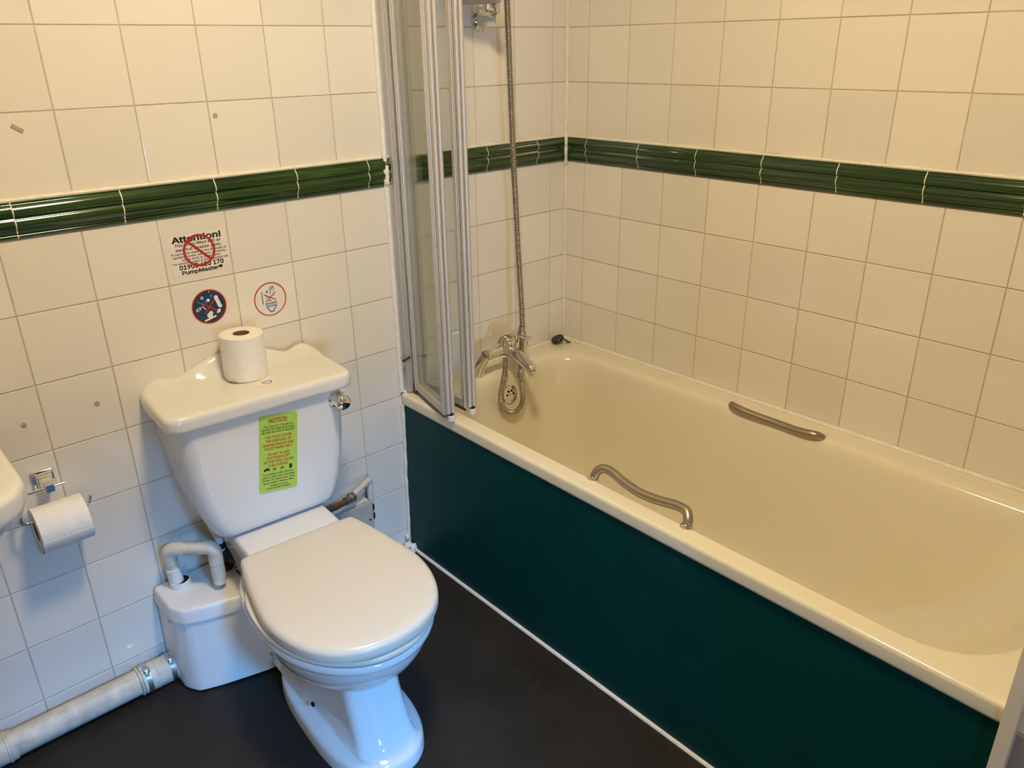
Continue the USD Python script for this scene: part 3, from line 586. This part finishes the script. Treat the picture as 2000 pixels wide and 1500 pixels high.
# ------------------------------------------------------------------ wall stickers
def on_wall(x, z, o=.0002): return frame((x, -o, z), (1, 0, 0), (0, 0, 1))
at = thing('attention_sticker', 'clear wall sticker with black warning text and red no-entry ring', 'sticker', (-1.208, 0, 1.05))
AM = on_wall(-1.208, 1.048)
obj('film', moved(flat(Polygon(rrect(-.0662, .0662, -.0475, .0455, .003, 4, 1)), .0002), AM), FILM, at, smooth=False)
bt = [text('Attention!', -.001, .0345, .0128, .114, 4, z=.0002)]
for s, z, h, w, dx in (('This WC is fitted with an', .0215, .0066, .107, 0), ('electrical shredder pump.', .0115, .0066, .107, .001), ('It cannot be used for the disposal of', .0025, .0050, .128, 0), ('sanitary towels, tampons, condoms,', -.0048, .0050, .124, .001), ('cotton wool or other items.', -.0120, .0050, .092, .003), ('For service or repair of this equipment call', -.0192, .0050, .129, .001), ('01905 420 170', -.0292, .0098, .104, .001), ('PumpMaster\u00ae', -.0415, .0080, .096, .001)):
    bt.append(text(s, dx, z, h, w, 4 if h > .007 else 2, z=.0002))
for q in bt: obj('text_line', moved(q, AM), INK_BLACK, at, smooth=False)
ring = unary_union([Point(0, 0).buffer(.0375, 24).difference(Point(0, 0).buffer(.0318, 24)), LineString([(-.024, .024), (.024, -.024)]).buffer(.0029, cap_style=2)])
obj('prohibition_ring', moved(flat(ring, .0001, .0003), AM @ trimesh.transformations.translation_matrix((.0005, .004, 0))), INK_RED, at, smooth=False)

bs = thing('blue_round_sticker', 'round dark blue sticker with red cross over white litter drawings on tile', 'sticker', (-1.2065, 0, .9165))
BM = on_wall(-1.2065, .9165)
def bobj(name, sh, mt, z, t=.0001): return obj(name, moved(flat(sh, t, z), BM), mt, bs, smooth=False)
bobj('pale_rim', Point(0, 0).buffer(.0425, 28), INK_PINK, 0, .0002)
bobj('maroon_rim', Point(0, 0).buffer(.0405, 28), INK_MAROON, .0002)
bobj('blue_disc', Point(0, 0).buffer(.0365, 28), INK_NAVY, .0003)
wh = [LineString([(.019, .018), (.025, -.002)]).buffer(.0045), Point(.019, .019).buffer(.0052), Point(.0265, -.003).buffer(.0042), Point(-.0005, .016).buffer(.004), Point(-.002, -.021).buffer(.0068), Point(.0015, -.016).buffer(.005), LineString([(-.014, -.0318), (.011, -.0255)]).buffer(.0022),
      Polygon([(.014, -.012), (.026, -.009), (.024, -.018), (.016, -.020)]), Point(-.014, .024).buffer(.0036).difference(Point(-.014, .024).buffer(.0018)), Polygon([(-.031, -.001), (-.021, .0025), (-.021, -.0025), (-.031, -.006)]).exterior.buffer(.0009), LineString([(-.017, .004), (-.009, -.004)]).buffer(.0011), LineString([(.004, .034), (.0052, .037)]).buffer(.0007)]
bobj('white_drawing', unary_union(wh), INK_WHITE, .0004)
bobj('blue_drawing', unary_union([Point(.0085, .025).buffer(.0036).difference(Point(.0085, .025).buffer(.0018)), LineString([(-.027, .018), (-.012, .006)]).buffer(.0009), LineString([(-.008, .016), (-.006, .010)]).buffer(.0012)]), INK_LBLUE, .0004)
bobj('red_cross', unary_union([LineString([(-.016, .012), (.017, -.014)]).buffer(.0017), LineString([(.014, .014), (-.012, -.014)]).buffer(.0017)]), INK_RED, .0005)

ws = thing('white_round_sticker', 'round white sticker with red ring and blue toilet drawing on tile', 'sticker', (-1.053, 0, .902))
WM = on_wall(-1.053, .902)
def wobj(name, sh, mt, z, t=.0001): return obj(name, moved(flat(sh, t, z), WM), mt, ws, smooth=False)
wobj('backing', Point(0, 0).buffer(.0435, 28), FILM, 0, .0002)
wobj('red_ring', Point(0, 0).buffer(.0425, 28).difference(Point(0, -.0003).buffer(.0398, 28)), INK_RED, .0002)
pan2 = Polygon([(-.013, -.0165), (.015, -.0165), (.0135, -.022), (.0075, -.028), (.0062, -.0335), (-.0055, -.0335), (-.0065, -.029), (-.012, -.022)])
tw = [pan2.difference(pan2.buffer(-.0027)), LineString([(-.0145, -.010), (.0155, -.0095)]).buffer(.0012), LineString([(-.0155, -.0135), (.0155, -.0132)]).buffer(.0008), LineString([(-.0205, -.009), (-.0205, .021)]).buffer(.0011),
      Point(.006, .026).buffer(.0062).difference(Point(.006, .026).buffer(.005)), LineString([(.002, .022), (.011, .032)]).buffer(.0009), LineString([(.001, .028), (.012, .026)]).buffer(.0007), LineString([(-.008, .018), (-.006, .022)]).buffer(.0017), Point(.011, .0075).buffer(.0015), LineString([(-.004, -.003), (.002, -.004)]).buffer(.0012), LineString([(-.010, .004), (-.006, .007)]).buffer(.0011), LineString([(.002, .014), (.0, .018)]).buffer(.001)]
wobj('blue_drawing', unary_union(tw), INK_BLUE, .0002)
wobj('red_cross', unary_union([LineString([(-.014, .013), (.014, -.004)]).buffer(.0012), LineString([(.014, .015), (-.012, -.005)]).buffer(.0012)]), INK_RED, .0003)

# ------------------------------------------------------------------ macerator pump box and pipework
pump = thing('macerator_pump', 'white plastic pump box on the floor behind the toilet', 'pump', (-1.30, -.10, 0))
def foot_poly(g):
    P = Polygon([(-1.470, -.006), (-1.470, -.120), (-1.450, -.156), (-1.400, -.176), (-1.30, -.204), (-1.20, -.222), (-1.10, -.224), (-1.062, -.19), (-1.062, -.006)]).buffer(-.012).buffer(.012 + g, 6)
    e = P.exterior; return np.array([e.interpolate(t, normalized=True).coords[0] for t in np.linspace(0, 1, 72, endpoint=False)])
def clampw(p): p = p.copy(); p[:, 1] = np.minimum(p[:, 1], -.004); return p
obj('body', loft([z3(clampw(foot_poly(g)), z) for g, z in ((-.012, .006), (.001, .007), (.002, .02), (0, .12), (-.003, .218))]), PLASTIC, pump, smooth=40)
obj('lid', loft([z3(clampw(foot_poly(g)), z) for g, z in ((-.004, .212), (.0025, .213), (.003, .218), (-.001, .243), (-.004, .2485), (-.010, .2508), (-.03, .2515))]), PLASTIC, pump, smooth=40)
obj('floor_sealant', tube(np.vstack([z3(clampw(foot_poly(.004)), .003)[8:40]]), .0045, 8), SEALANT, pump)
pr_ = [(.0245, 0), (.0255, .016), (.025, .0185), (.0215, .0185), (.021, .004)]
ir = obj('inlet_ring', revolve(pr_, 36, (-1.4135, -.052, .250)), PLASTIC, pump)
obj('ring_hole', revolve([(.0212, 0), (.0212, .0125), (.001, .0127)], 28, (-1.4135, -.052, .252)), DARKHOLE, ir)
obj('side_dimple', revolve([(.006, 0), (.006, .001), (.001, .001)], 14, (-1.4705, -.105, .205), (-1, 0, 0)), GREYBOX, pump)

vp = thing('vent_pipe', 'white plastic pipe with two elbows plugged into the pump box top', 'pipe', (-1.42, -.05, .26))
p0 = bendpath([(-1.420, -.050, .262), (-1.428, -.055, .364), (-1.343, -.130, .370), (-1.345, -.132, .268)], .022)
obj('pipe', tube(p0, .0150, 18), PIPE, vp, smooth=60)
def sleeve(a, b, r, n=20): 
    a, b = np.array(a), np.array(b); d = np.linalg.norm(b - a); return revolve([(r - .002, 0), (r, .0012), (r, d - .0012), (r - .002, d)], n, a, b - a)
obj('socket', sleeve((-1.4205, -.0505, .266), (-1.4245, -.0525, .310), .0172), PLASTIC, vp)
el = bendpath([(-1.426, -.0535, .325), (-1.428, -.055, .364), (-1.398, -.0815, .3665)], .024, 9); obj('elbow', tube(el, .0172, 18), PIPE, vp, smooth=60)
el = bendpath([(-1.371, -.1055, .3685), (-1.343, -.130, .370), (-1.344, -.131, .325)], .024, 9); obj('elbow', tube(el, .0172, 18), PIPE, vp, smooth=60)
obj('end_cap', revolve([(.0165, 0), (.0168, -.03), (.0145, -.052), (.008, -.060), (.001, -.062)], 20, (-1.344, -.131, .322)), PIPE, vp)

op = thing('overflow_pipe', 'thin pale overflow pipe running down from the cistern to the pump box', 'pipe', (-1.31, -.065, .25))
obj('pipe', tube(bendpath([(-1.318, -.060, .425), (-1.318, -.060, .385), (-1.306, -.068, .345), (-1.303, -.070, .252)], .02), .0095, 14), PLASTIC, op, smooth=60)
obj('collar', sleeve((-1.3045, -.069, .318), (-1.3055, -.068, .335), .0115, 14), BLACK, op)

sg = thing('soil_outlet', 'grey soil outlet pipe with black clip between toilet and pump box', 'pipe', (-1.27, -.09, .28))
obj('spigot', tube(smoothpath([(-1.205, -.125, .300), (-1.245, -.105, .300), (-1.276, -.088, .299)], 5), [.030, .0295, .029, .028, .0265, .0255, .025, .025, .025, .025, .0255][:11], 22), PIPE, sg, smooth=60)
obj('rubber_collar', sleeve((-1.270, -.092, .299), (-1.291, -.079, .298), .0275, 24), BLACK, sg)
obj('outlet_bend', tube(bendpath([(-1.288, -.081, .298), (-1.310, -.068, .295), (-1.300, -.062, .252)], .02), .018, 16), BLACK, sg, smooth=60)
obj('wire_clip', cat(tube(smoothpath([(-1.291, -.103, .268), (-1.281, -.112, .284), (-1.272, -.108, .270), (-1.283, -.113, .258), (-1.292, -.108, .262), (-1.288, -.116, .2535)], 6), .0020, 8), tube(smoothpath([(-1.276, -.112, .268), (-1.262, -.120, .262), (-1.256, -.122, .254)], 6), .0015, 8)), BLACK, sg)

wp = thing('waste_pipe', 'long cream waste pipe lying along the wall on the floor', 'pipe', (-1.68, -.055, 0))
PY, PZ, PR = -.054, .034, .0315
obj('pipe', tube([(-1.835, PY, PZ), (-1.7, PY, PZ), (-1.54, PY, PZ)], PR, 32), OLDPIPE, wp, smooth=60)
obj('socket_flange', revolve([(PR, 0), (PR + .0045, .002), (PR + .0045, .006), (PR, .008)], 32, (-1.5605, PY, PZ), (1, 0, 0)), OLDPIPE, wp)
obj('elbow', tube(bendpath([(-1.832, PY, PZ), (-1.905, PY, PZ), (-1.905, PY, PZ + .09)], .05, 12), PR + .0035, 32), OLDPIPE, wp, smooth=60)
obj('elbow_lip', revolve([(PR + .003, 0), (PR + .006, .001), (PR + .006, .006), (PR + .003, .007)], 32, (-1.850, PY, PZ), (1, 0, 0)), OLDPIPE, wp)
obj('riser_pipe', tube([(-1.905, PY, PZ + .085), (-1.905, PY, .40)], PR * .8, 24), OLDPIPE, wp, smooth=60)
nrb = 60; xx = np.linspace(-1.551, -1.466, nrb)
rb = PR + .0035 + .0014 * np.where((xx > -1.520) & (xx < -1.488), np.sin((xx + 1.52) * 2 * np.pi / .0070), 0)
obj('rubber_coupling', tube(np.c_[xx, np.full(nrb, PY), np.full(nrb, PZ)], rb, 36), PIPE, wp, smooth=60, label='ribbed rubber coupling')
for x, lab in ((-1.5395, 'old steel hose clip'), (-1.4815, 'shiny steel hose clip')):
    hc = obj('hose_clip', revolve([(PR + .0036, -.0062), (PR + .0058, -.006), (PR + .0058, .006), (PR + .0036, .0062)], 40, (x, PY, PZ), (1, 0, 0)), STEEL, wp, label=lab)
    sa = math.radians(68); c = np.array([x, PY - (PR + .009) * math.cos(sa), PZ + (PR + .009) * math.sin(sa)])
    obj('clip_housing', rbox(x - .0072, x + .0072, c[1] - .008, c[1] + .008, c[2] - .005, c[2] + .004, .002), STEEL, hc)
    obj('clip_screw', cat(tube([c + (0, -.011, -.003), c + (0, .009, .004)], .003, 10), revolve([(.0052, 0), (.0052, .004), (.0028, .0045), (.0026, .002), (.001, .002)], 14, c + (0, -.010, -.002), (0, -.9, .45))), STEEL, hc)

# basin
bs_ = thing('washbasin', 'white washbasin corner at the left edge of the picture', 'washbasin', (-1.97, -.22, .80))
def bsr(x0, x1, y0, y1, r, z): return z3(rrect(x0, x1, y0, y1, r, 9, 8), z)
BR = [bsr(-2.02, -1.92, -.25, -.06, .04, .62), bsr(-2.12, -1.82, -.33, -.02, .10, .645), bsr(-2.19, -1.755, -.385, -.002, (.01, .01, .11, .11), .69), bsr(-2.225, -1.722, -.415, -.002, (.01, .01, .105, .105), .728), bsr(-2.238, -1.709, -.428, -.002, (.01, .01, .10, .10), .745), bsr(-2.242, -1.705, -.433, -.002, (.01, .01, .095, .095), .765),
      bsr(-2.2415, -1.7055, -.4325, -.002, (.01, .01, .095, .095), .788), bsr(-2.238, -1.709, -.429, -.003, (.01, .01, .092, .092), .797), bsr(-2.231, -1.716, -.422, -.005, (.01, .01, .088, .088), .8005),
      bsr(-2.205, -1.742, -.402, -.03, (.03, .03, .08, .08), .8000), bsr(-2.200, -1.747, -.398, -.10, (.05, .05, .08, .08), .7965), bsr(-2.192, -1.755, -.391, -.115, (.06, .06, .08, .08), .787), bsr(-2.165, -1.785, -.372, -.13, (.07, .07, .08, .08), .745), bsr(-2.12, -1.83, -.34, -.15, (.07, .07, .08, .08), .70), bsr(-2.03, -1.92, -.27, -.20, (.03, .03, .03, .03), .675)]
obj('bowl', loft(BR), PORCELAIN, bs_, smooth=50)
obj('waste', revolve([(.03, 0), (.03, .004), (.02, .005), (.001, .002)], 28, (-1.975, -.235, .675)), CHROME, bs_)
obj('trap_pipe', tube([(-1.965, -.15, .63), (-1.965, -.15, .48), (-1.905, PY, .40)], .018, 16), OLDPIPE, bs_)

# toilet roll holder and its roll
th_ = thing('toilet_roll_holder', 'square chrome toilet roll holder on the wall under the basin edge', 'toilet roll holder', (-1.629, 0, .62))
bp = rbox(-1.6515, -1.6075, -.0085, 0, .599, .642, .002); obj('backplate', bp, CHROME, th_)
def sqr(c, s, y): return np.array([(c[0] - s, y, c[1] - s), (c[0] + s, y, c[1] - s), (c[0] + s, y, c[1] + s), (c[0] - s, y, c[1] + s)])
obj('arm', loft([sqr((-1.629, .621), .017, -.008), sqr((-1.629, .621), .013, -.018), sqr((-1.629, .6195), .0085, -.036), sqr((-1.629, .6185), .0080, -.058)]), CHROME, th_, smooth=False)
rod = bendpath([(-1.600, -.050, .6185), (-1.690, -.050, .6185), (-1.698, -.052, .553), (-1.565, -.056, .553), (-1.559, -.056, .573)], .014)
obj('rod', tube(rod, .0037, 12), CHROME, th_, smooth=60)
r2 = thing('toilet_roll', 'white toilet roll hanging on the chrome wall holder', 'toilet roll', (-1.626, -.059, .53))
R2 = trimesh.transformations.translation_matrix((-1.677, -.060, .5335)) @ trimesh.transformations.rotation_matrix(math.radians(90), (0, 1, 0))
obj('paper', moved(roll_mesh(.0500, .101, .0235), R2), PAPER, r2, smooth=40)
obj('cardboard_core', moved(core(.0234, .101), R2), CARD, r2, smooth=40)
tq = np.radians(np.linspace(100, 245, 24)); ro = .0509
sh = np.vstack([np.c_[ro * np.sin(tq), ro * np.cos(tq)], (np.c_[(ro - .0007) * np.sin(tq), (ro - .0007) * np.cos(tq)])[::-1]])
def sheet_at(x): return np.c_[np.full(len(sh), x), -.060 - sh[:, 0], .5335 + sh[:, 1]]
obj('loose_sheet', loft([sheet_at(-1.6768), sheet_at(-1.63), sheet_at(-1.5762)]), PAPER, r2, smooth=40)

# inlet side: junction box, conduit and copper feed
jb = thing('junction_box', 'grey plastic electrical box on the wall behind the toilet', 'junction box', (-.915, -.03, .2))
obj('case', rbox(-.985, -.858, -.058, 0, .170, .2500, .003), GREYBOX, jb)
obj('cover', rbox(-.986, -.857, -.064, -.050, .169, .2625, .003), GREYBOX, jb)
obj('top_plate', rbox(-.980, -.860, -.052, -.004, .250, .2615, .003), PIPE, jb)
obj('cover_screw', revolve([(.003, 0), (.003, .0012), (.001, .0012)], 10, (-.871, -.0640, .205), (0, -1, 0)), BLACK, jb)
for z in (.192, .222): obj('gland', revolve([(.012, -.010), (.013, -.006), (.013, .006), (.011, .010)], 12, (-.846, -.028, z), (0, 0, 1)), BLACK, jb)
cp = thing('conduit_pipe', 'short white conduit elbow pipe above the grey electrical box', 'pipe', (-.85, -.03, .3))
obj('pipe', tube(bendpath([(-.925, -.062, .300), (-.842, -.028, .312), (-.838, -.026, .300), (-.845, -.028, .180)], .012, 8), .0090, 16), PIPE, cp, smooth=60)
obj('lower_pipe', tube([(-.845, -.028, .18), (-.845, -.028, .05)], .006, 12), PLASTIC, cp)
cf = thing('copper_feed', 'tarnished feed pipe with compression nut entering beneath the cistern', 'pipe', (-.97, -.08, .31))
obj('pipe', tube(smoothpath([(-.930, -.064, .300), (-.965, -.078, .304), (-1.00, -.092, .312), (-1.05, -.105, .33), (-1.06, -.105, .42)], 6), .0085, 12), COPPER, cf, smooth=60)
obj('compression_nut', revolve([(.0135, -.012), (.0155, -.010), (.0155, .004), (.0135, .006), (.0115, .008), (.0115, .016), (.0125, .018), (.0125, .024), (.010, .025)], 6, (-.925, -.062, .300), (-.9, -.36, .08)), BRASS, cf, smooth=30)
